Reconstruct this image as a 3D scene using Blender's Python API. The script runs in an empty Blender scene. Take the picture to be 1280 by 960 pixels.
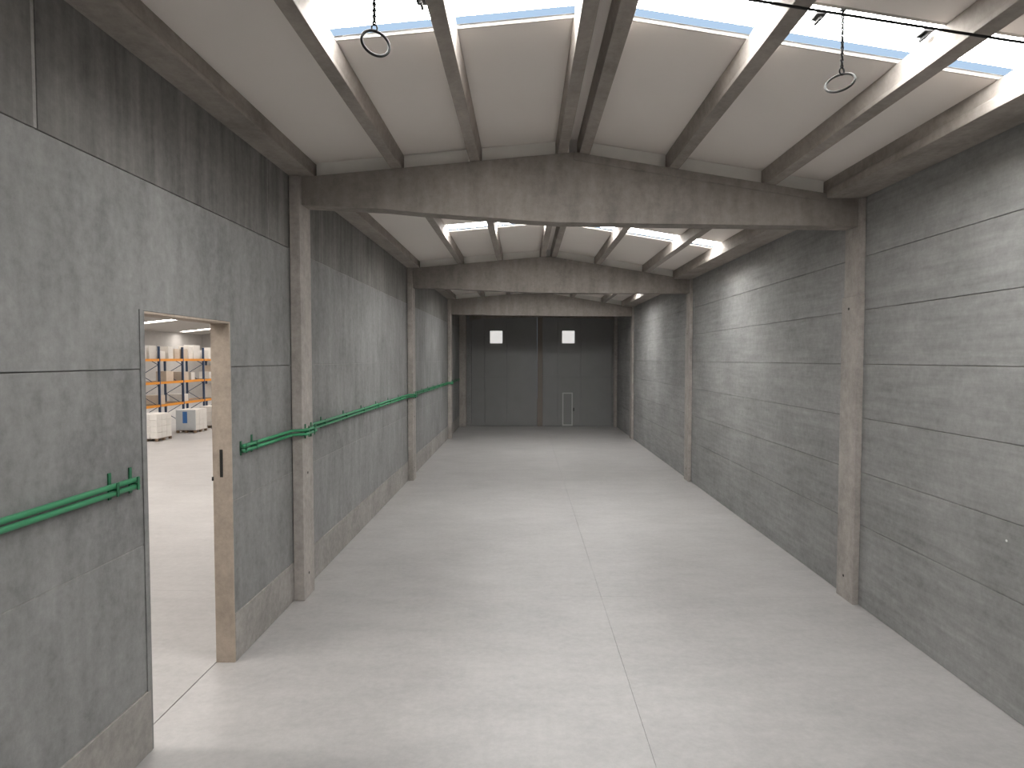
import bpy, bmesh, math, random
from mathutils import Vector, Matrix
random.seed(7)
R = math.radians
H = 4.2                      # eye height in metres; the hall was measured in units of it

# ------------------------------------------------------------ camera, world, exposure
scn = bpy.context.scene
C = scn.collection
cam_d = bpy.data.cameras.new('camera'); cam = bpy.data.objects.new('camera', cam_d); C.objects.link(cam)
cam_d.sensor_width = 36.0; cam_d.lens = 22.5; cam_d.clip_start = 0.05; cam_d.clip_end = 300
cam.location = (0, 0, H)
cam.rotation_euler = (R(90 - 2.255), 0, R(1.073))
scn.camera = cam
w = bpy.data.worlds.new('sky'); scn.world = w; w.use_nodes = True
w.node_tree.nodes['Background'].inputs[0].default_value = (0.50, 0.66, 0.86, 1)
w.node_tree.nodes['Background'].inputs[1].default_value = 1.0
vs = scn.view_settings
vs.view_transform = 'Standard'; vs.look = 'None'; vs.gamma = 1.0; vs.use_curve_mapping = False
vs.exposure = 0.0
SKY = 43.0                   # daylight through the hall's translucent roof lights
SKY2 = 15.0                  # the same in the neighbouring hall

# ------------------------------------------------------------ helpers
def tag(o, label=None, cat=None, group=None, kind=None):
    if label: o['label'] = label
    if cat: o['category'] = cat
    if group: o['group'] = group
    if kind: o['kind'] = kind
    return o
def empty(name, loc=(0, 0, 0), parent=None):
    o = bpy.data.objects.new(name, None); C.objects.link(o); o.location = loc
    o.empty_display_size = 0.2
    if parent: o.parent = parent
    return o
def obj(name, bm, mat, parent=None, smooth=False, bevel=0.0, loc=None):
    me = bpy.data.meshes.new(name)
    bmesh.ops.recalc_face_normals(bm, faces=bm.faces[:])
    bm.to_mesh(me); bm.free()
    if smooth:
        for p in me.polygons: p.use_smooth = True
    me.materials.append(mat)
    o = bpy.data.objects.new(name, me); C.objects.link(o)
    if parent: o.parent = parent
    if loc: o.location = loc
    if bevel:
        m = o.modifiers.new('bevel', 'BEVEL'); m.width = bevel; m.segments = 2; m.limit_method = 'ANGLE'
    return o
def rebase(o, p):
    """move an unparented mesh's origin to p, leaving it where it is"""
    o.data.transform(Matrix.Translation(-Vector(p))); o.location = p
    return o
def box(bm, x0, x1, y0, y1, z0, z1):
    v = [bm.verts.new(p) for p in ((x0,y0,z0),(x1,y0,z0),(x1,y1,z0),(x0,y1,z0),(x0,y0,z1),(x1,y0,z1),(x1,y1,z1),(x0,y1,z1))]
    for f in ((3,2,1,0),(4,5,6,7),(0,1,5,4),(1,2,6,5),(2,3,7,6),(3,0,4,7)): bm.faces.new([v[i] for i in f])
    return bm
def bx(*a): return box(bmesh.new(), *a)
def prism(bm, pts, axis, a, b):
    """extrude polygon pts along axis: 'y' pts=(x,z); 'x' pts=(y,z); 'z' pts=(x,y)"""
    def P(p, t):
        return {'y': (p[0], t, p[1]), 'x': (t, p[0], p[1]), 'z': (p[0], p[1], t)}[axis]
    A = [bm.verts.new(P(p, a)) for p in pts]; B = [bm.verts.new(P(p, b)) for p in pts]
    n = len(pts)
    bm.faces.new(A); bm.faces.new(B[::-1])
    for i in range(n): bm.faces.new((A[i], B[i], B[(i+1) % n], A[(i+1) % n]))
    return bm
def pr(*a): return prism(bmesh.new(), *a)
def tube(bm, path, r, seg=8, cap=True):
    path = [Vector(p) for p in path]; rings = []
    for i, p in enumerate(path):
        t = (path[min(i+1, len(path)-1)] - path[max(i-1, 0)]).normalized()
        up = Vector((0, 0, 1)) if abs(t.z) < 0.9 else Vector((1, 0, 0))
        s = t.cross(up).normalized(); u = s.cross(t)
        k = 1.0
        if 0 < i < len(path)-1:
            c = (path[i]-path[i-1]).normalized().dot(t); k = 1/max(c, 0.5)
        rings.append([bm.verts.new(p + (s*math.cos(a)*k + u*math.sin(a))*r) for a in [2*math.pi*j/seg for j in range(seg)]])
    for a, b in zip(rings, rings[1:]):
        for j in range(seg): bm.faces.new((a[j], a[(j+1) % seg], b[(j+1) % seg], b[j]))
    if cap: bm.faces.new(rings[0][::-1]); bm.faces.new(rings[-1])
    return bm
def torus(bm, c, n, R0, r0, su=40, sv=10, stretch=None):
    n = Vector(n).normalized(); up = Vector((0, 0, 1))
    v = (up - n*up.dot(n)).normalized() if abs(n.z) < 0.98 else Vector((1, 0, 0))
    u = v.cross(n); c = Vector(c); rg = []
    sx = stretch or 1.0
    for i in range(su):
        a = 2*math.pi*i/su; d = u*math.cos(a) + v*math.sin(a)
        cc = c + u*math.cos(a)*R0 + v*math.sin(a)*R0*sx
        rg.append([bm.verts.new(cc + d*math.cos(b)*r0 + n*math.sin(b)*r0) for b in [2*math.pi*j/sv for j in range(sv)]])
    for i in range(su):
        A, B = rg[i], rg[(i+1) % su]
        for j in range(sv): bm.faces.new((A[j], B[j], B[(j+1) % sv], A[(j+1) % sv]))
    return bm

# ------------------------------------------------------------ materials
def new_mat(name):
    m = bpy.data.materials.new(name); m.use_nodes = True
    nt = m.node_tree; return m, nt, nt.nodes['Principled BSDF']
def concrete(name, col, streak=(1, 1, 1), amp=0.30, blotch=0.22, fine=0.10, rough=0.85, bump=0.25, tint=None, bscale=0.55, obj_var=0.10, sscale=1.6):
    m, nt, b = new_mat(name); N = nt.nodes; L = nt.links
    geo = N.new('ShaderNodeNewGeometry')
    def noise(scale, sc, detail=5, rough_=0.6):
        mp = N.new('ShaderNodeMapping'); mp.inputs['Scale'].default_value = sc
        L.new(geo.outputs['Position'], mp.inputs['Vector'])
        n = N.new('ShaderNodeTexNoise'); n.inputs['Scale'].default_value = scale
        n.inputs['Detail'].default_value = detail; n.inputs['Roughness'].default_value = rough_
        L.new(mp.outputs[0], n.inputs['Vector']); return n.outputs['Fac']
    def centred(fac, k):
        a = N.new('ShaderNodeMath'); a.operation = 'MULTIPLY_ADD'
        a.inputs[1].default_value = 2*k; a.inputs[2].default_value = -k
        L.new(fac, a.inputs[0]); return a.outputs[0]
    def add(x, y):
        a = N.new('ShaderNodeMath'); a.operation = 'ADD'
        for i, q in enumerate((x, y)):
            if isinstance(q, float): a.inputs[i].default_value = q
            else: L.new(q, a.inputs[i])
        return a.outputs[0]
    n1 = noise(sscale, streak); n2 = noise(bscale, (1, 1, 1), 6, 0.62); n3 = noise(9, (1, 1, 1), 6, 0.75)
    oi = N.new('ShaderNodeObjectInfo')
    v = add(add(add(centred(n1, amp), centred(n2, blotch)), centred(n3, fine)), add(centred(oi.outputs['Random'], obj_var*0.5), 1.0))
    mul = N.new('ShaderNodeVectorMath'); mul.operation = 'SCALE'
    if tint:
        mx = N.new('ShaderNodeMix'); mx.data_type = 'RGBA'
        mx.inputs['A'].default_value = (*col, 1); mx.inputs['B'].default_value = (*tint, 1)
        mr = N.new('ShaderNodeMapRange'); mr.inputs['From Min'].default_value = 0.35; mr.inputs['From Max'].default_value = 0.65
        L.new(noise(0.35, (1, 1, 1), 3), mr.inputs['Value']); L.new(mr.outputs[0], mx.inputs['Factor'])
        L.new(mx.outputs['Result'], mul.inputs[0])
    else: mul.inputs[0].default_value = col
    L.new(v, mul.inputs['Scale']); L.new(mul.outputs[0], b.inputs['Base Color'])
    b.inputs['Roughness'].default_value = rough
    b.inputs['Specular IOR Level'].default_value = 0.3
    if bump:
        bp = N.new('ShaderNodeBump'); bp.inputs['Strength'].default_value = bump; bp.inputs['Distance'].default_value = 0.01
        L.new(add(n1, n3), bp.inputs['Height']); L.new(bp.outputs[0], b.inputs['Normal'])
    return m
def plain(name, col, rough=0.5, metal=0.0, var=0.06, scale=6.0):
    m, nt, b = new_mat(name); N = nt.nodes; L = nt.links
    geo = N.new('ShaderNodeNewGeometry')
    n = N.new('ShaderNodeTexNoise'); n.inputs['Scale'].default_value = scale; n.inputs['Detail'].default_value = 4
    L.new(geo.outputs['Position'], n.inputs['Vector'])
    cr = N.new('ShaderNodeMapRange'); cr.inputs['To Min'].default_value = 1-var; cr.inputs['To Max'].default_value = 1+var
    L.new(n.outputs['Fac'], cr.inputs['Value'])
    mul = N.new('ShaderNodeVectorMath'); mul.operation = 'SCALE'; mul.inputs[0].default_value = col
    L.new(cr.outputs[0], mul.inputs['Scale']); L.new(mul.outputs[0], b.inputs['Base Color'])
    b.inputs['Roughness'].default_value = rough; b.inputs['Metallic'].default_value = metal
    return m
def daylight(name, col, s):
    m, nt, b = new_mat(name)
    b.inputs['Base Color'].default_value = (0.8, 0.8, 0.8, 1)
    b.inputs['Emission Color'].default_value = (*col, 1); b.inputs['Emission Strength'].default_value = s
    return m

M = {}
M['wall_l'] = concrete('concrete_wall_grey', (0.250, 0.248, 0.244), streak=(2.2, 2.2, 0.5), amp=0.36, blotch=0.46, fine=0.42)
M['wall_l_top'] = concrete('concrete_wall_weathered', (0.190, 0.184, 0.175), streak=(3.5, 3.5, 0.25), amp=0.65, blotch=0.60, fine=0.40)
M['plinth'] = concrete('concrete_plinth', (0.330, 0.312, 0.292), streak=(1, 1, 1), amp=0.3, blotch=0.45, fine=0.45)
M['wall_r'] = concrete('concrete_wall_brushed', (0.272, 0.270, 0.264), streak=(1, 0.45, 5.0), amp=0.34, blotch=0.42, fine=0.36, sscale=2.2)
M['joint'] = concrete('joint_mortar', (0.20, 0.19, 0.18), amp=0.1)
M['column'] = concrete('concrete_column', (0.365, 0.335, 0.308), streak=(2, 2, 0.8), amp=0.34, blotch=0.40, fine=0.45)
M['beam'] = concrete('concrete_beam', (0.265, 0.238, 0.215), streak=(2.4, 2.4, 0.5), amp=0.42, blotch=0.45, fine=0.35)
M['purlin'] = concrete('concrete_purlin', (0.330, 0.296, 0.266), streak=(2, 0.7, 2), amp=0.42, blotch=0.45, fine=0.35)
M['jamb'] = concrete('concrete_jamb', (0.46, 0.385, 0.315), streak=(2, 2, 0.8), amp=0.25, blotch=0.3, fine=0.35)
M['sheet'] = plain('roof_sheet_grey', (0.82, 0.765, 0.715), 0.55, 0, 0.03, 0.8)
M['closure'] = plain('closure_white', (0.86, 0.84, 0.80), 0.6, 0, 0.05)
M['floor'] = concrete('polished_concrete_floor', (0.395, 0.383, 0.373), streak=(0.8, 2.0, 1), amp=0.16, blotch=0.22, fine=0.24, rough=0.38, bump=0.05, obj_var=0.03, sscale=1.3)
M['floor'].node_tree.nodes['Principled BSDF'].inputs['Specular IOR Level'].default_value = 0.5
M['pane'] = daylight('roof_light_daylight', (1.0, 0.995, 0.985), SKY)
M['pane2'] = daylight('roof_light_daylight_next_hall', (1.0, 0.95, 0.90), SKY2)
M['curb'] = plain('roof_light_curb_blue', (0.42, 0.62, 0.80), 0.5)
M['trim'] = plain('roof_light_trim', (0.40, 0.37, 0.33), 0.6)
M['steel'] = plain('galvanised_steel', (0.50, 0.50, 0.50), 0.4, 0.6)
M['dark_steel'] = plain('dark_steel', (0.016, 0.015, 0.014), 0.7, 0.0)
M['chain'] = plain('dull_chain', (0.010, 0.010, 0.010), 0.8)
M['mortar'] = concrete('pale_joint_mortar', (0.33, 0.32, 0.305), amp=0.5, fine=0.5)
M['ring_grey'] = plain('dull_grey_ring', (0.06, 0.058, 0.055), 0.8)
M['clear'], _nt, _b = new_mat('clear_roof_light_strip'); _b.inputs['Transmission Weight'].default_value = 1.0; _b.inputs['IOR'].default_value = 1.0; _b.inputs['Roughness'].default_value = 0.0; _b.inputs['Base Color'].default_value = (0.95, 0.98, 1, 1); _b.inputs['Specular IOR Level'].default_value = 0.0
M['hole'] = plain('dark_socket', (0.04, 0.038, 0.035), 0.9)
M['green'] = plain('green_pipe', (0.045, 0.27, 0.125), 0.4)
M['green_dark'] = plain('green_bracket', (0.02, 0.14, 0.065), 0.5)
M['gate'] = plain('gate_grey', (0.235, 0.235, 0.232), 0.5, 0.1, 0.08, 1.5)
M['gate_rail'] = plain('gate_post_brown', (0.20, 0.165, 0.145), 0.6)
M['window_lit'] = daylight('window_daylight', (1.0, 0.98, 0.95), 0.62)
M['white_frame'] = plain('white_frame', (0.80, 0.79, 0.77), 0.5)
M['wicket'] = plain('wicket_edge', (0.50, 0.50, 0.49), 0.5)
M['rack_blue'] = plain('rack_upright_blue', (0.025, 0.05, 0.11), 0.5)
M['rack_orange'] = plain('rack_beam_orange', (0.78, 0.30, 0.025), 0.45)
M['carton'] = plain('white_carton', (0.72, 0.69, 0.65), 0.7, 0, 0.08)
M['carton_tan'] = plain('beige_carton', (0.58, 0.49, 0.40), 0.75, 0, 0.08)
M['wrap'] = plain('grey_stretch_wrap', (0.42, 0.44, 0.45), 0.35)
M['label'] = plain('blue_label', (0.03, 0.12, 0.32), 0.6)
M['wood'] = plain('pallet_wood', (0.20, 0.14, 0.09), 0.8, 0, 0.2)
M['annex_wall'] = concrete('concrete_next_hall', (0.42, 0.40, 0.38), amp=0.12, blotch=0.15)
M['annex_roof'] = plain('roof_sheet_next_hall', (0.50, 0.47, 0.44), 0.6)
M['spot'] = plain('filler_spot', (0.75, 0.75, 0.74), 0.8)

# ------------------------------------------------------------ measures (all in units of H, then metres)
XL, XR = -0.952*H, 1.360*H
XLO = XL - 0.06*H                       # far side of the left wall
YB = -7.0                               # wall behind the camera
F = [2.59*H, 5.20*H, 7.95*H]            # front of the three frames
YE = 9.47*H                             # end wall
EDGE_L = -0.851*H; EDGE_R = 1.21*H
RIDGE = 0.198*H
def zt(x):                              # top of the roof beams = underside of the purlins
    u = x/H
    if u <= 0.198: z = 0.83 - 0.084*(0.198-u)
    else: z = 0.83 - 0.168*(u-0.198)
    return (1+z)*H
PUR_H = 0.058*H
def zs(x): return zt(x) + PUR_H         # underside of the roof sheets
Z = lambda u: (1+u)*H

# ------------------------------------------------------------ floor
floor = tag(obj('floor', bx(-8.3*H, XR+0.5, YB-0.5, 16.2*H, -0.4, -0.012), M['joint']), 'pale polished concrete floor', None, None, 'structure')
JX, JY = 0.325*H, [YB, 2.667*H, 5.25*H, 7.9*H, YE+0.3]
g = 0.002
for (x0, x1) in ((XLO, JX), (JX, XR+0.2)):
    for y0, y1 in zip(JY, JY[1:]):
        obj('floor_slab', bx(x0+g, x1-g, y0+g, y1-g, -0.012, 0.0), M['floor'], floor)
AY = [YB, 2.70*H, 5.25*H, 7.9*H, 10.5*H, 13.2*H, 15.9*H]
for (x0, x1) in ((-8.05*H, -4.5*H), (-4.5*H, XLO-0.012)):
    for y0, y1 in zip(AY, AY[1:]):
        obj('floor_slab', bx(x0+g, x1-g, y0+g, y1-g, -0.012, 0.0), M['floor'], floor)

# ------------------------------------------------------------ left wall: core + precast panels, doorway
D0, D1, DT = 1.582*H, 2.060*H, Z(0.120)
PT = 0.03                                # panel thickness in front of the core
wl = bmesh.new()
ZW = Z(0.86)
box(wl, XLO, XL-PT, YB, D0, 0, ZW); box(wl, XLO, XL-PT, D1, YE+0.3, 0, ZW); box(wl, XLO, XL-PT, D0, D1, DT, ZW)
wall_left = tag(obj('wall_left', wl, M['joint']), 'grey precast concrete wall with the open doorway', None, None, 'structure')
LJ = [-0.84, -0.466, -0.026, 0.448]      # horizontal joints
gj = 0.008
def lpanel(y0, y1, z0, z1, mat, proud=0.0, name='wall_panel'):
    y0 += gj/2; y1 -= gj/2; z0 += gj/2; z1 -= gj/2
    if z0 < DT and z1 > DT and y0 < D0 and y1 > D1:
        pts = [(y0, z0), (D0, z0), (D0, DT), (D1, DT), (D1, z0), (y1, z0), (y1, z1), (y0, z1)]
        return [obj(name, pr(pts, 'x', XL-PT, XL+proud), mat, wall_left, bevel=0.006)]
    if z1 <= DT and y0 < D0 and y1 > D1: segs = ((y0, D0), (D1, y1))
    else: segs = ((y0, y1),)
    return [obj(name, bx(XL-PT, XL+proud, a, b, z0, z1), mat, wall_left, bevel=0.006) for a, b in segs]
bays = [YB] + F + [YE]
for i, (a, b) in enumerate(zip(bays, bays[1:])):
    lpanel(a, b, 0.0, Z(LJ[0]), M['plinth'], 0.014, 'plinth_panel')
    for z0, z1 in zip(LJ, LJ[1:]): lpanel(a, b, Z(z0), Z(z1), M['wall_l'])
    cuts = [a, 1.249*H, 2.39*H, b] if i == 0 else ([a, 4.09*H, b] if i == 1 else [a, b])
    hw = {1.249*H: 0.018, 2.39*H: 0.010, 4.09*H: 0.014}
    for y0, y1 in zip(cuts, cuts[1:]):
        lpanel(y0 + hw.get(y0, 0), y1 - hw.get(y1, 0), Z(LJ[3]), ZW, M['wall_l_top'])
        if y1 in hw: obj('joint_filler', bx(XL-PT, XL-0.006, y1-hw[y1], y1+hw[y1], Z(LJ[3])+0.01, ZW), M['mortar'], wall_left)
    for zj in ((LJ[0], LJ[1]) if i == 0 else LJ):
        for a_, b_ in (((a, D0-0.06), (D1, b)) if i == 0 else ((a, b),)):
            obj('joint_filler', bx(XL-PT, XL-0.004, a_, b_, Z(zj)-gj*0.5, Z(zj)+gj*0.5), M['mortar'], wall_left)

# doorway lining
jt = tag(empty('trim_1', (XL, (D0+D1)/2, 0)), 'brownish concrete lining of the open doorway', None, None, 'structure')
def child_at(o, p):
    o.data.transform(Matrix.Translation(-p.location)); o.parent = p; return o
jl = 0.012
child_at(obj('jamb', bx(XLO-0.005, XL+0.006, D1-jl-0.02, D1-0.002, 0, DT-0.002), M['jamb'], bevel=0.006), jt)
child_at(obj('jamb', bx(XLO-0.005, XL+0.010, D0+0.002, D0+jl+0.02, 0, DT-0.002), M['wall_l'], bevel=0.006), jt)
child_at(obj('lintel', bx(XLO-0.005, XL+0.006, D0+jl+0.02, D1-jl-0.02, DT-0.03, DT-0.002), M['jamb'], bevel=0.006), jt)
child_at(obj('edge_strip', bx(XL+0.001, XL+0.012, D0-0.055, D0+0.002, 0.0, DT+0.012), M['wall_l'], bevel=0.003), jt)
yj = D1-jl-0.02
child_at(obj('strike_plate', bx(XL-0.155, XL-0.115, yj-0.006, yj, Z(-0.385), Z(-0.295)), M['dark_steel']), jt)
child_at(obj('hinge_pin', tube(bmesh.new(), [(XLO+0.01, yj-0.03, Z(-0.395)), (XLO+0.01, yj-0.03, Z(-0.383))], 0.014), M['dark_steel'], smooth=True), jt)

# ------------------------------------------------------------ right wall
wr = bx(XR+PT, XR+0.3, YB, YE+0.3, 0, Z(0.80))
wall_right = tag(obj('wall_right', wr, M['joint']), 'grey wall of seven horizontal precast concrete courses', None, None, 'structure')
RJ = [-1.0, -0.670, -0.456, -0.238, -0.022, 0.195, 0.408, 0.80]
for i, (a, b) in enumerate(zip(bays, bays[1:])):
    for z0, z1 in zip(RJ, RJ[1:]):
        obj('wall_panel', bx(XR, XR+PT, a+gj/2, b-gj/2, Z(z0)+gj/2, Z(z1)-gj/2), M['wall_r'], wall_right, bevel=0.007)
obj('filler_spot', tube(bmesh.new(), [(XR+0.001, 1.81*H, Z(-0.512)), (XR-0.004, 1.81*H, Z(-0.512))], 0.016), M['spot'], wall_right)

# back wall behind the camera
tag(obj('wall_back', bx(XLO, XR+0.3, YB-0.3, YB, 0, Z(1.0)), M['wall_r']), 'concrete wall closing the hall', None, None, 'structure')

# ------------------------------------------------------------ frames: columns and roof beams
CD = 0.54
FR_NAMES = ['just past the doorway', 'in the middle of the hall', 'before the dark end bay']
PCX = -0.905*H; PRX = 1.338*H
def column(side, y, label, idx, x_in=None, depth=CD, ztop=None):
    root = tag(empty('concrete_column', ((XL+0.05 if side < 0 else XR-0.03), y+depth/2, 0)), label, 'column', 'columns along the side walls')
    if side < 0:
        xi = x_in or PCX; zt_ = ztop or Z(0.738)
        pts = [(XL+0.0145, y), (xi, y), (xi, y+depth), (XL+0.0145, y+depth)]
        o = obj('shaft', pr(pts, 'z', 0, zt_), M['column'], bevel=0.012); child_at(o, root)
        if x_in is None:
            for zz in (0.42, 2.2):
                child_at(obj('socket', tube(bmesh.new(), [(xi-0.004, y+depth*0.45, zz), (xi+0.003, y+depth*0.45, zz)], 0.024, 10), M['hole']), root).parent = o
    else:
        xi = x_in or PRX; zt_ = ztop or Z(0.640)
        zstep = Z(0.255)
        if x_in is None:
            o = child_at(obj('shaft', bx(xi-0.012, XR-0.002, y, y+depth+0.03, 0, zstep), M['column'], bevel=0.010), root)
            child_at(obj('upper_shaft', bx(xi, XR-0.002, y+0.008, y+depth-0.02, zstep, zt_), M['column'], bevel=0.010), root)
            for zz in (0.40, Z(0.205)):
                child_at(obj('socket', tube(bmesh.new(), [(xi-0.008, y+depth*0.6, zz), (xi-0.015, y+depth*0.6, zz)], 0.024, 10), M['hole']), root).parent = o
        else:
            child_at(obj('shaft', bx(xi, XR-0.002, y, y+depth, 0, zt_), M['column'], bevel=0.010), root)
    return root
LBOT = [(0.625, 0.617, 0.607, 0.592, 0.558, 0.551, 0.545, 0.530), (0.578, 0.576, 0.570, 0.560, 0.541, 0.536, 0.533, 0.530), (0.550, 0.549, 0.546, 0.542, 0.536, 0.534, 0.530, 0.526)]
BX = (-0.905, -0.76, -0.567, -0.42, 0.02, 0.146, 0.45, 1.338)
def beam(y0, y1, bots, label):
    root = tag(empty('roof_beam', (RIDGE, (y0+y1)/2, Z(0.55))), label, 'beam', 'pitched roof beams')
    x0, x1 = PCX+0.004, PRX-0.004
    top = [(x1, Z(0.642)), (EDGE_R, Z(0.642)), (EDGE_R, zt(EDGE_R)), (RIDGE, zt(RIDGE)), (EDGE_L, zt(EDGE_L)), (EDGE_L, Z(0.740)), (x0, Z(0.740))]
    bot = [(min(max(u*H, x0), x1), Z(z)) for u, z in zip(BX, bots)]
    ft = 0.032*H                         # depth of the top flange
    ymid0, ymid1 = y0+0.02, y1-0.02
    web = bmesh.new(); prism(web, bot + top, 'y', ymid0, ymid1)
    child_at(obj('web', web, M['beam'], bevel=0.012), root)
    for s, (a, b) in (('l', (EDGE_L, RIDGE)), ('r', (RIDGE, EDGE_R))):
        for ya, yb in ((y0, ymid0), (ymid1, y1)):
            fl = pr([(a, zt(a)), (b, zt(b)), (b, zt(b)-ft), (a, zt(a)-ft)], 'y', ya, yb)
            if s == 'r': child_at(obj('top_flange', fl, M['beam'], bevel=0.004), root)
            else: fl.free()
    return root
SIDE_L, SIDE_R = 'on the wall with the doorway', 'on the coursed panel wall'
for i, y in enumerate(F):
    column(-1, y, 'square concrete column %s, %s' % (SIDE_L, FR_NAMES[i]), i)
    column(1, y, 'flat concrete column %s, %s' % (SIDE_R, FR_NAMES[i]), i)
    beam(y+0.07, y+0.47, LBOT[i], 'pitched concrete roof beam spanning the hall %s' % FR_NAMES[i])
column(-1, YE-0.45, 'concrete corner column beside the dark gate and the green pipes', 3, x_in=-0.85*H, depth=0.43, ztop=Z(0.738))
column(1, YE-0.42, 'concrete corner column beside the gate leaf with the wicket', 3, x_in=1.318*H, depth=0.40, ztop=Z(0.640))

# ------------------------------------------------------------ roof: purlins, edge beams, sheets, roof lights
PX = [-0.518, -0.200, 0.155, 0.243, 0.600, 0.987]
PN = ['first purlin from the doorway-side eave', 'purlin midway up the doorway-side slope', 'ridge purlin on the doorway side', 'ridge purlin on the coursed-wall side', 'purlin midway down the coursed-wall slope', 'last purlin before the gutter beam']
BN = ['in the bay with the two hanging rings', 'in the bay just past the doorway', 'in the bay past the middle columns', 'in the dark end bay']
pb, ptw = 0.020*H, 0.027*H
ys = [YB] + [y+0.27 for y in F] + [YE]
SKYL = [[(-1.07*H, -0.87*H), (1.50*H, 1.70*H)], [(4.00*H, 4.22*H)], [(6.75*H, 6.97*H)], []]
for k, (a, b) in enumerate(zip(ys, ys[1:])):
    a += 0.003; b -= 0.003
    for u, nm in zip(PX, PN):
        x = u*H
        pts = [(x-pb, zt(x-pb)), (x+pb, zt(x+pb)), (x+pb, zt(x+pb)+0.05), (x+ptw, zs(x+ptw)-0.03), (x+ptw, zs(x+ptw)), (x-ptw, zs(x-ptw)), (x-ptw, zs(x-ptw)-0.03), (x-pb, zt(x-pb)+0.05)]
        o = obj('roof_purlin', pr(pts, 'y', a, b), M['purlin'], bevel=0.006)
        rebase(o, (x, (a+b)/2, zt(x)))
        tag(o, '%s, concrete, %s' % (nm, BN[k]), 'purlin', 'purlins under the roof sheets')
    o = obj('eaves_beam', pr([(XL+0.002, Z(0.740)), (EDGE_L, Z(0.740)), (EDGE_L, Z(0.752)), (EDGE_L-0.02, Z(0.755)), (EDGE_L-0.02, zs(EDGE_L)), (XL+0.002, zs(XL))], 'y', a, b), M['purlin'], bevel=0.008)
    tag(rebase(o, (XL+0.2, (a+b)/2, Z(0.74))), 'concrete eaves beam along the doorway wall, %s' % BN[k], 'beam', 'eaves beams')
    o = obj('gutter_beam', pr([(EDGE_R, Z(0.642)), (XR-0.002, Z(0.642)), (XR-0.002, zs(EDGE_R)), (EDGE_R+0.03, zs(EDGE_R)), (EDGE_R+0.03, Z(0.675)), (EDGE_R, Z(0.672))], 'y', a, b), M['purlin'], bevel=0.008)
    tag(rebase(o, (XR-0.3, (a+b)/2, Z(0.642))), 'wide concrete gutter beam along the coursed wall, %s' % BN[k], 'beam', 'gutter beams')

ceiling = tag(empty('ceiling', (RIDGE, 15, zs(RIDGE))), 'pitched roof of smooth grey sheets with translucent strips', None, None, 'structure')
lines = [XL-0.1] + [u*H for u in PX] + [XR+0.1]
ST = 0.05
def sheet(name, x0, x1, y0, y1, off, th, mat, parent, f=zs):
    if x0 < RIDGE < x1 and f is zs:
        pts = [(x0, f(x0)+off), (RIDGE, f(RIDGE)+off), (x1, f(x1)+off), (x1, f(x1)+off+th), (RIDGE, f(RIDGE)+off+th), (x0, f(x0)+off+th)]
    else:
        pts = [(x0, f(x0)+off), (x1, f(x1)+off), (x1, f(x1)+off+th), (x0, f(x0)+off+th)]
    return child_at(obj(name, pr(pts, 'y', y0, y1), mat), parent)
CH = -0.016
for k in range(4):
    y0, y1 = ys[k], ys[k+1]
    for i, (x0, x1) in enumerate(zip(lines, lines[1:])):
        sk = SKYL[k] if i >= 1 and i != 3 else []
        cur = y0
        for (s0, s1) in sk:
            sheet('roof_sheet', x0, x1, cur, s0, 0.002, ST, M['sheet'], ceiling)
            sheet('skylight_trim', x0, x1, s1-0.02, s1, 0.0, ST, M['trim'], ceiling)
            sheet('skylight_trim', x0, x1, s0, s0+0.045, 0.0, ST, M['trim'], ceiling)
            sheet('clear_strip', x0, x1, s1-0.20, s1-0.02, 0.036, 0.006, M['clear'], ceiling)
            sheet('skylight_pane', x0, x1, s0+0.045, s1-0.20, 0.036, 0.012, M['pane'], ceiling)
            cur = s1
        sheet('roof_sheet', x0, x1, cur, y1, 0.002, ST, M['sheet'], ceiling)
# closure strips standing on the beams between the purlins
for y in F:
    gaps = [EDGE_L] + [u*H for u in PX] + [EDGE_R]
    for i, (x0, x1) in enumerate(zip(gaps, gaps[1:])):
        a = x0 + (ptw if i else 0)+0.004; b = x1 - (ptw if i < len(gaps)-2 else 0)-0.004
        if a < RIDGE < b: pts = [(a, zt(a)), (RIDGE, zt(RIDGE)), (b, zt(b)), (b, zs(b)), (RIDGE, zs(RIDGE)), (a, zs(a))]
        else: pts = [(a, zt(a)), (b, zt(b)), (b, zs(b)), (a, zs(a))]
        child_at(obj('closure_strip', pr(pts, 'y', y+0.20, y+0.24), M['closure']), ceiling)

# ------------------------------------------------------------ end wall and gate
we = bmesh.new()
gl, gr, gt = -0.778*H, 1.300*H, Z(0.612)
box(we, XLO, gl, YE, YE+0.3, 0, Z(0.95)); box(we, gr, XR+0.3, YE, YE+0.3, 0, Z(0.95)); box(we, gl, gr, YE, YE+0.3, gt, Z(0.95))
wall_end = tag(obj('wall_end', we, M['wall_l']), 'concrete end wall around the tall gate', None, None, 'structure')
lin = obj('trim_2', pr([(gl-0.1, Z(0.570)), (gl+0.8, Z(0.59)), (RIDGE, Z(0.612)), (gr-0.8, Z(0.59)), (gr+0.05, Z(0.57)), (gr+0.05, Z(0.64)), (gl-0.1, Z(0.64))], 'y', YE-0.12, YE-0.002), M['beam'])
tag(rebase(lin, (RIDGE, YE, Z(0.6))), 'arched concrete lintel over the gate', None, None, 'structure')
post = tag(obj('trim_3', bx(0.197*H, 0.276*H, YE+0.002, YE+0.14, 0, gt-0.005), M['gate_rail'], bevel=0.01), 'brown post between the two gate leaves', None, None, 'structure')
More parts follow.
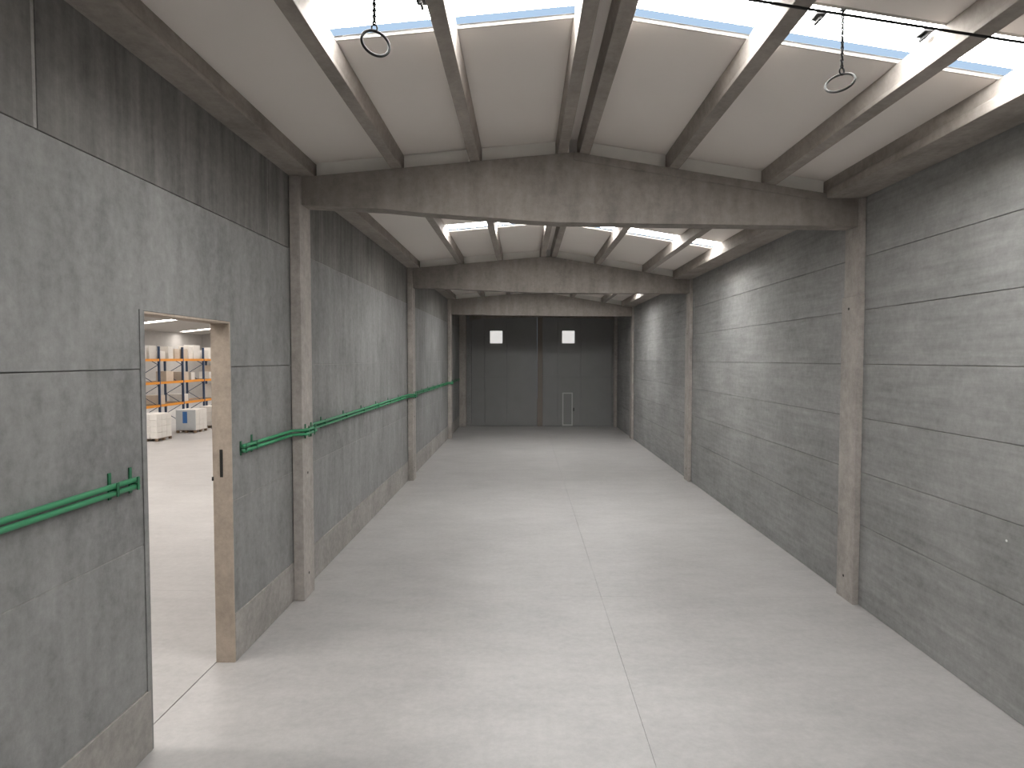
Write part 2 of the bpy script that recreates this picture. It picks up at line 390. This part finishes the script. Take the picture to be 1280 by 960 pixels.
def leaf(n, cuts, wx, label, wicket=None):
    d = tag(empty(n, ((cuts[0]+cuts[-1])/2*H, YE+0.1, 0)), label, None, None, 'structure')
    zc = [0.005, Z(-0.27), gt-0.002]
    for u0, u1 in zip(cuts, cuts[1:]):
        for z0, z1 in zip(zc, zc[1:]):
            child_at(obj('gate_panel', bx(u0*H+0.006, u1*H-0.006, YE+0.05, YE+0.11, z0+0.003, z1-0.003), M['gate'], bevel=0.01), d)
    child_at(obj('light_stop_board', bx(cuts[0]*H, cuts[-1]*H, YE+0.112, YE+0.14, 0.0, gt), M['gate']), d)  # added board, keeps sky light from leaking through the panel gaps
    x0, x1 = wx; z0, z1 = Z(0.229), Z(0.412)
    fr = bmesh.new(); t = 0.10
    box(fr, x0, x1, YE+0.02, YE+0.052, z0, z0+t); box(fr, x0, x1, YE+0.02, YE+0.052, z1-t, z1)
    box(fr, x0, x0+t, YE+0.02, YE+0.052, z0+t, z1-t); box(fr, x1-t, x1, YE+0.02, YE+0.052, z0+t, z1-t)
    fo = child_at(obj('window_frame', fr, M['window_lit']), d)
    p = obj('window_pane', bx(x0+t, x1-t, YE+0.036, YE+0.050, z0+t, z1-t), M['window_lit']); child_at(p, d); p.parent = fo
    if wicket:
        a, b = wicket; zt_ = 2.1; wf = bmesh.new(); t = 0.07
        box(wf, a, a+t, YE+0.025, YE+0.052, 0.02, zt_); box(wf, b-t, b, YE+0.025, YE+0.052, 0.02, zt_)
        box(wf, a+t, b-t, YE+0.025, YE+0.052, zt_-t, zt_); box(wf, a+t, b-t, YE+0.025, YE+0.052, 0.02, 0.02+t*1.4)
        wo = child_at(obj('wicket_frame', wf, M['wicket'], bevel=0.004), d)
        child_at(obj('wicket_leaf', bx(a+t, b-t, YE+0.040, YE+0.051, 0.02+t*1.4, zt_-t), M['gate']), d).parent = wo
        child_at(obj('handle', bx(b+0.03, b+0.09, YE+0.02, YE+0.052, 0.95, 1.15), M['dark_steel']), d).parent = wo
    return d
leaf('door_1', [-0.777, -0.580, -0.249, 0.196], (-0.502*H, -0.320*H), 'dark grey gate leaf with one square window, on the green pipe side')
leaf('door_2', [0.277, 0.497, 0.840, 1.299], (0.563*H, 0.745*H), 'dark grey gate leaf with a square window and a wicket door', (0.568*H, 0.722*H))

# ------------------------------------------------------------ green pipes on the left wall
PZ = Z(-0.300)
def pipe_run(y0, y1, label, brs, cols, tabs):
    root = tag(empty('pipe_run', (XL, (y0+y1)/2, PZ)), label, 'pipe', 'green pipes on the doorway wall')
    for dz, r in ((0.036, 0.026), (-0.034, 0.026)):
        path = [(XL+0.06, y0, PZ+dz)]
        for yc in cols:
            xo = PCX + 0.045
            path += [(XL+0.06, yc-0.10, PZ+dz), (xo, yc-0.04, PZ+dz), (xo, yc+CD+0.04, PZ+dz), (XL+0.06, yc+CD+0.10, PZ+dz)]
        path.append((XL+0.06, y1, PZ+dz))
        child_at(obj('pipe', tube(bmesh.new(), path, r, 10), M['green'], smooth=True), root)
    for yb, t in brs:
        m = bmesh.new()
        box(m, XL+0.001, XL+0.014, yb-0.022, yb+0.022, PZ-0.10, PZ+0.10+t)
        box(m, XL+0.014, XL+0.09, yb-0.015, yb+0.015, PZ-0.008, PZ+0.008)
        box(m, XL+0.087, XL+0.095, yb-0.018, yb+0.018, PZ-0.066, PZ+0.068)
        child_at(obj('bracket', m, M['green_dark'], bevel=0.002), root)
    for yc in cols:
        for yy in tabs:
            m = bmesh.new()
            box(m, PCX+0.001, PCX+0.015, yc+yy-0.02, yc+yy+0.02, PZ-0.12, PZ+0.13)
            box(m, PCX+0.069, PCX+0.079, yc+yy-0.02, yc+yy+0.02, PZ-0.09, PZ+0.10)
            box(m, PCX+0.015, PCX+0.069, yc+yy-0.015, yc+yy+0.015, PZ-0.006, PZ+0.006)
            child_at(obj('bracket', m, M['green_dark'], bevel=0.002), root)
    return root
def ypx(px): return 0.952*H*800/(655-px)
pipe_run(0.3, D0-0.23, 'pair of green pipes on the wall, ending short of the doorway', [(1.6, 0), (3.4, 0), (ypx(126), 0.06), (ypx(153), 0.06)], [], ())
b2 = [(ypx(296), 0.0), (ypx(310), 0.05)]
yy = F[0]+1.6
while yy < YE-1:
    if all(abs(yy-f-0.3) > 0.8 for f in F): b2.append((yy, 0.02))
    yy += 1.55
pipe_run(ypx(294), YE-0.75, 'long pair of green pipes running past the columns to the gate', b2, F, (0.12, 0.42))

# ------------------------------------------------------------ hanging rings on chains, cable, latches
def hanging_ring(c, n, r, ztop, label, wire):
    root = tag(empty('hanging_ring', c), label, 'ring', 'rings hanging from the roof lights')
    nn = Vector(n).normalized(); c = Vector(c)
    v = (Vector((0, 0, 1)) - nn*nn.z).normalized()
    top = c + v*r
    child_at(obj('ring', torus(bmesh.new(), c, n, r, 0.011 if wire else 0.014), M['ring_grey' if wire else 'dark_steel'], smooth=True), root)
    sh = torus(bmesh.new(), top + Vector((0, 0, 0.028)), (0.3, -1, 0), 0.026, 0.008, 16, 6, 1.3)
    child_at(obj('shackle', sh, M['chain'], smooth=True), root)
    ch = bmesh.new(); z = top.z + 0.075; k = 0
    while z < ztop-0.02:
        torus(ch, (top.x, top.y, z), (1, 0, 0) if k % 2 else (0, 1, 0), 0.0095 if wire else 0.012, 0.0085 if wire else 0.011, 8, 6, 1.7); z += 0.029; k += 1
    child_at(obj('chain', ch, M['chain'], smooth=True), root)
    child_at(obj('hook_plate', bx(top.x-0.03, top.x+0.03, top.y-0.02, top.y+0.02, ztop-0.02, ztop-0.002), M['steel']), root)
yr = 1.495*H
CR = cam.rotation_euler.to_matrix()
def at(px, py, Y):
    d = CR @ Vector(((px-640)/800, (480-py)/800, -1)); return (d.x/d.y*Y, Y, H + d.z/d.y*Y)
p1 = at(469.5, 54, yr); p2 = at(1050, 103.5, yr)
hanging_ring(p1, (0.487, -0.834, 0.258), 0.137, zs(p1[0])-0.002, 'dark round pull ring on a chain between doorway-side purlins', False)
hanging_ring(p2, (-0.487, -0.663, 0.569), 0.128, zs(p2[0])-0.002, 'thin grey pull ring on a fine chain on the coursed-wall slope', True)
yc = 1.40*H                              # the cable touches the undersides of the purlins
while True:
    q = at(1240, 46, yc)
    if q[2] < zt(q[0]) - 0.03: break
    yc -= 0.01
ca, cb_ = at(960, 2, yc), at(1280, 52, yc)
def zcab(u): return ca[2] + (cb_[2]-ca[2])/(cb_[0]-ca[0])*(u*H-ca[0])
cb = tube(bmesh.new(), [(0.243*H, yc, zt(0.243*H)-0.003), (0.2435*H, yc, zcab(0.243)), (0.6*H, yc, zcab(0.6)-0.01), (1.0*H, yc, zcab(1.0)-0.01), (EDGE_R-0.006, yc, zcab(1.21))], 0.0125, 8)
o = obj('cable', cb, M['dark_steel'], smooth=True)
tag(rebase(o, (0.7*H, yc, Z(0.70))), 'thin dark cable strung across below the roof purlins', 'cable')
for x, lab in ((at(1023, 25, 1.56*H)[0]*1.0, 'small grey latch on the roof light beside the thin pull ring'), (0.945*H, 'small grey latch on the roof light by the last purlin'), (-0.246*H, 'small grey latch on the roof light by the dark pull ring')):
    t = tag(empty('skylight_latch', (x, 1.56*H, zs(x)+ST+CH)), lab, 'latch', 'latches on the roof lights')
    zc_ = zs(x)+ST+CH
    child_at(obj('base', bx(x-0.05, x+0.05, 1.54*H, 1.575*H, zc_-0.03, zc_-0.001), M['chain'], bevel=0.004), t)
    child_at(obj('lever', bx(x-0.014, x+0.014, 1.548*H, 1.58*H, zc_-0.065, zc_-0.03), M['chain'], bevel=0.004), t)

# ------------------------------------------------------------ the neighbouring hall seen through the doorway
AXL, AYE = -8.0*H, 15.8*H
ARX = -4.5*H
def za(x):
    return Z(0.60) + 0.105*(x-AXL) if x < ARX else Z(0.60) + 0.105*(ARX-AXL) - 0.105*(x-ARX)
tag(obj('wall_annex_side', bx(AXL-0.3, AXL, YB, AYE+0.3, 0, Z(0.75)), M['annex_wall']), 'pale side wall of the racking hall', None, None, 'structure')
tag(obj('wall_annex_end', bx(AXL-0.3, XLO, AYE, AYE+0.3, 0, Z(1.2)), M['annex_wall']), 'pale end wall of the racking hall', None, None, 'structure')
tag(obj('wall_annex_back', bx(AXL-0.3, XLO, YB-0.3, YB, 0, Z(1.2)), M['annex_wall']), 'pale back wall of the racking hall', None, None, 'structure')
tag(obj('wall_annex_dividing', bx(XLO, XLO+0.2, YE+0.3, AYE, 0, Z(1.2)), M['annex_wall']), 'dividing wall beyond the hall end', None, None, 'structure')
ceil2 = tag(empty('ceiling', (ARX, 30, za(ARX))), 'pitched roof over the racking hall with bright strips', None, None, 'structure')
s2 = [YB] ; strips = []
for c0 in (1.6, 4.2, 6.8, 9.4, 12.1, 14.6):
    strips.append((c0*H-0.55, c0*H+0.55))
cur = YB
for (s0, s1) in strips + [(AYE, None)]:
    for x0, x1 in ((AXL, ARX), (ARX, XLO)):
        sheet('roof_sheet', x0, x1, cur, s0, 0.0, 0.1, M['annex_roof'], ceil2, za)
        if s1: sheet('skylight_pane', x0+0.6, x1-0.6, s0, s1, 0.05, 0.02, M['pane2'], ceil2, za)
        if s1:
            sheet('roof_sheet', x0, x0+0.6, s0, s1, 0.0, 0.1, M['annex_roof'], ceil2, za); sheet('roof_sheet', x1-0.6, x1, s0, s1, 0.0, 0.1, M['annex_roof'], ceil2, za)
    cur = s1

# pallet rack
RX0, RX1 = -5.0*H, -5.0*H-1.1
UY = [31.35, 33.9, 36.45, 39.0, 41.55, 44.1, 46.65]
LV = [0.372*H, 0.685*H, 1.0*H]
RT = 1.17*H
rack = tag(empty('pallet_rack', ((RX0+RX1)/2, 39, 0)), 'tall pallet rack with blue uprights and orange beams', 'rack')
for y in UY:
    for x in (RX0, RX1):
        child_at(obj('upright', bx(x-0.05, x+0.05, y-0.055, y+0.055, 0.012, RT), M['rack_blue']), rack)
        child_at(obj('foot_plate', bx(x-0.08, x+0.08, y-0.09, y+0.09, 0, 0.012), M['rack_blue']), rack)
    br = bmesh.new()
    zz = 0.25; s = 1
    while zz < RT-0.7:
        a, b = (RX0-0.05, RX1+0.05) if s > 0 else (RX1+0.05, RX0-0.05)
        tube(br, [(a, y, zz), (b, y, zz+0.6)], 0.018, 6); zz += 0.6; s = -s
    child_at(obj('brace', br, M['rack_blue']), rack)
for z in LV:
    for y0, y1 in zip(UY, UY[1:]):
        for x in (RX0+0.03, RX1-0.03):
            child_at(obj('rack_beam', bx(x-0.025, x+0.025, y0+0.056, y1-0.056, z-0.14, z), M['rack_orange']), rack)
        child_at(obj('shelf_deck', bx(RX1+0.055, RX0-0.055, y0+0.06, y1-0.06, z-0.03, z-0.004), M['wood']), rack)
rnd = random.Random(3)
LN = ['lowest', 'middle', 'top']
for li, z in enumerate(LV):
    for y0, y1 in zip(UY[1:], UY[2:]):
        y = y0+0.12
        while y < y1-0.5:
            wdt = rnd.uniform(0.42, 0.85)
            if y+wdt > y1-0.08: break
            if rnd.random() < (0.82 if li == 2 else 0.66):
                hh = rnd.uniform(0.45, 0.95); xd = rnd.uniform(0.6, 0.9)
                t = tag(empty('carton_stack', (RX0-0.1-xd/2, y+wdt/2, z-0.004)), '%s %s %s carton on the %s shelf level of the pallet rack' % ('tall' if hh > 0.78 else ('low' if hh < 0.6 else 'mid-height'), 'wide' if wdt > 0.62 else 'narrow', 'white' if rnd.random() < 0.72 else 'beige', LN[li]), 'carton', 'cartons on the pallet rack')
                mt = M['carton'] if 'white' in t['label'] else M['carton_tan']
                nseg = 2 if hh > 0.6 else 1
                for q in range(nseg):
                    child_at(obj('carton', bx(RX0-0.1-xd, RX0-0.1, y, y+wdt, z-0.004+q*hh/nseg, z-0.004+(q+1)*hh/nseg-0.004), mt, bevel=0.008), t)
            y += wdt + rnd.uniform(0.06, 0.35)

# pallet loads on the floor
def pallet_load(x1, y0, wx, wy, h, label, wrap_front=False):
    x0 = x1 - wx; y1 = y0 + wy
    t = tag(empty('pallet_load', ((x0+x1)/2, (y0+y1)/2, 0)), label, 'pallet', 'wrapped pallets on the floor in front of the rack')
    for i in range(3):
        yb = y0 + i*(wy-0.12)/2
        for j in range(3):
            xb = x0 + j*(wx-0.12)/2
            child_at(obj('pallet_block', bx(xb, xb+0.12, yb, yb+0.12, 0.0, 0.11), M['wood']), t)
    for i in range(5):
        xb = x0 + i*(wx-0.14)/4
        q = obj('deck_board', bx(xb, xb+0.14, y0, y1, 0.11, 0.135), M['wood']); child_at(q, t)
    nx, ny, nz = 3, 3, 4
    zz0 = 0.137; dh = (h-zz0)/nz
    for i in range(nx):
        for j in range(ny):
            for k in range(nz):
                a = x0 + i*wx/nx; b = y0 + j*wy/ny
                child_at(obj('carton', bx(a+0.006, a+wx/nx-0.006, b+0.006, b+wy/ny-0.006, zz0+k*dh+0.003, zz0+(k+1)*dh-0.006), M['carton'], bevel=0.012), t)
    if wrap_front:
        ws = child_at(obj('wrap_sheet', bx(x0-0.004, x1+0.002, y0-0.012, y0-0.002, 0.16, h-0.01), M['wrap']), t)
        xm = x0 + wx*0.46
        child_at(obj('blue_label', bx(xm-0.13, xm+0.13, y0-0.018, y0-0.0125, h*0.42, h*0.92), M['label']), t).parent = ws
pallet_load(-4.43*H, 7.62*H, 1.15, 1.35, 1.38, 'white cartons on a pallet, uncovered side facing the doorway')
pallet_load(-4.43*H, 8.53*H, 1.12, 1.30, 1.31, 'pallet of white cartons with grey wrap and a blue label', True)
pallet_load(-4.43*H, 9.15*H, 1.12, 1.30, 1.31, 'pallet of white cartons mostly hidden by the door jamb')
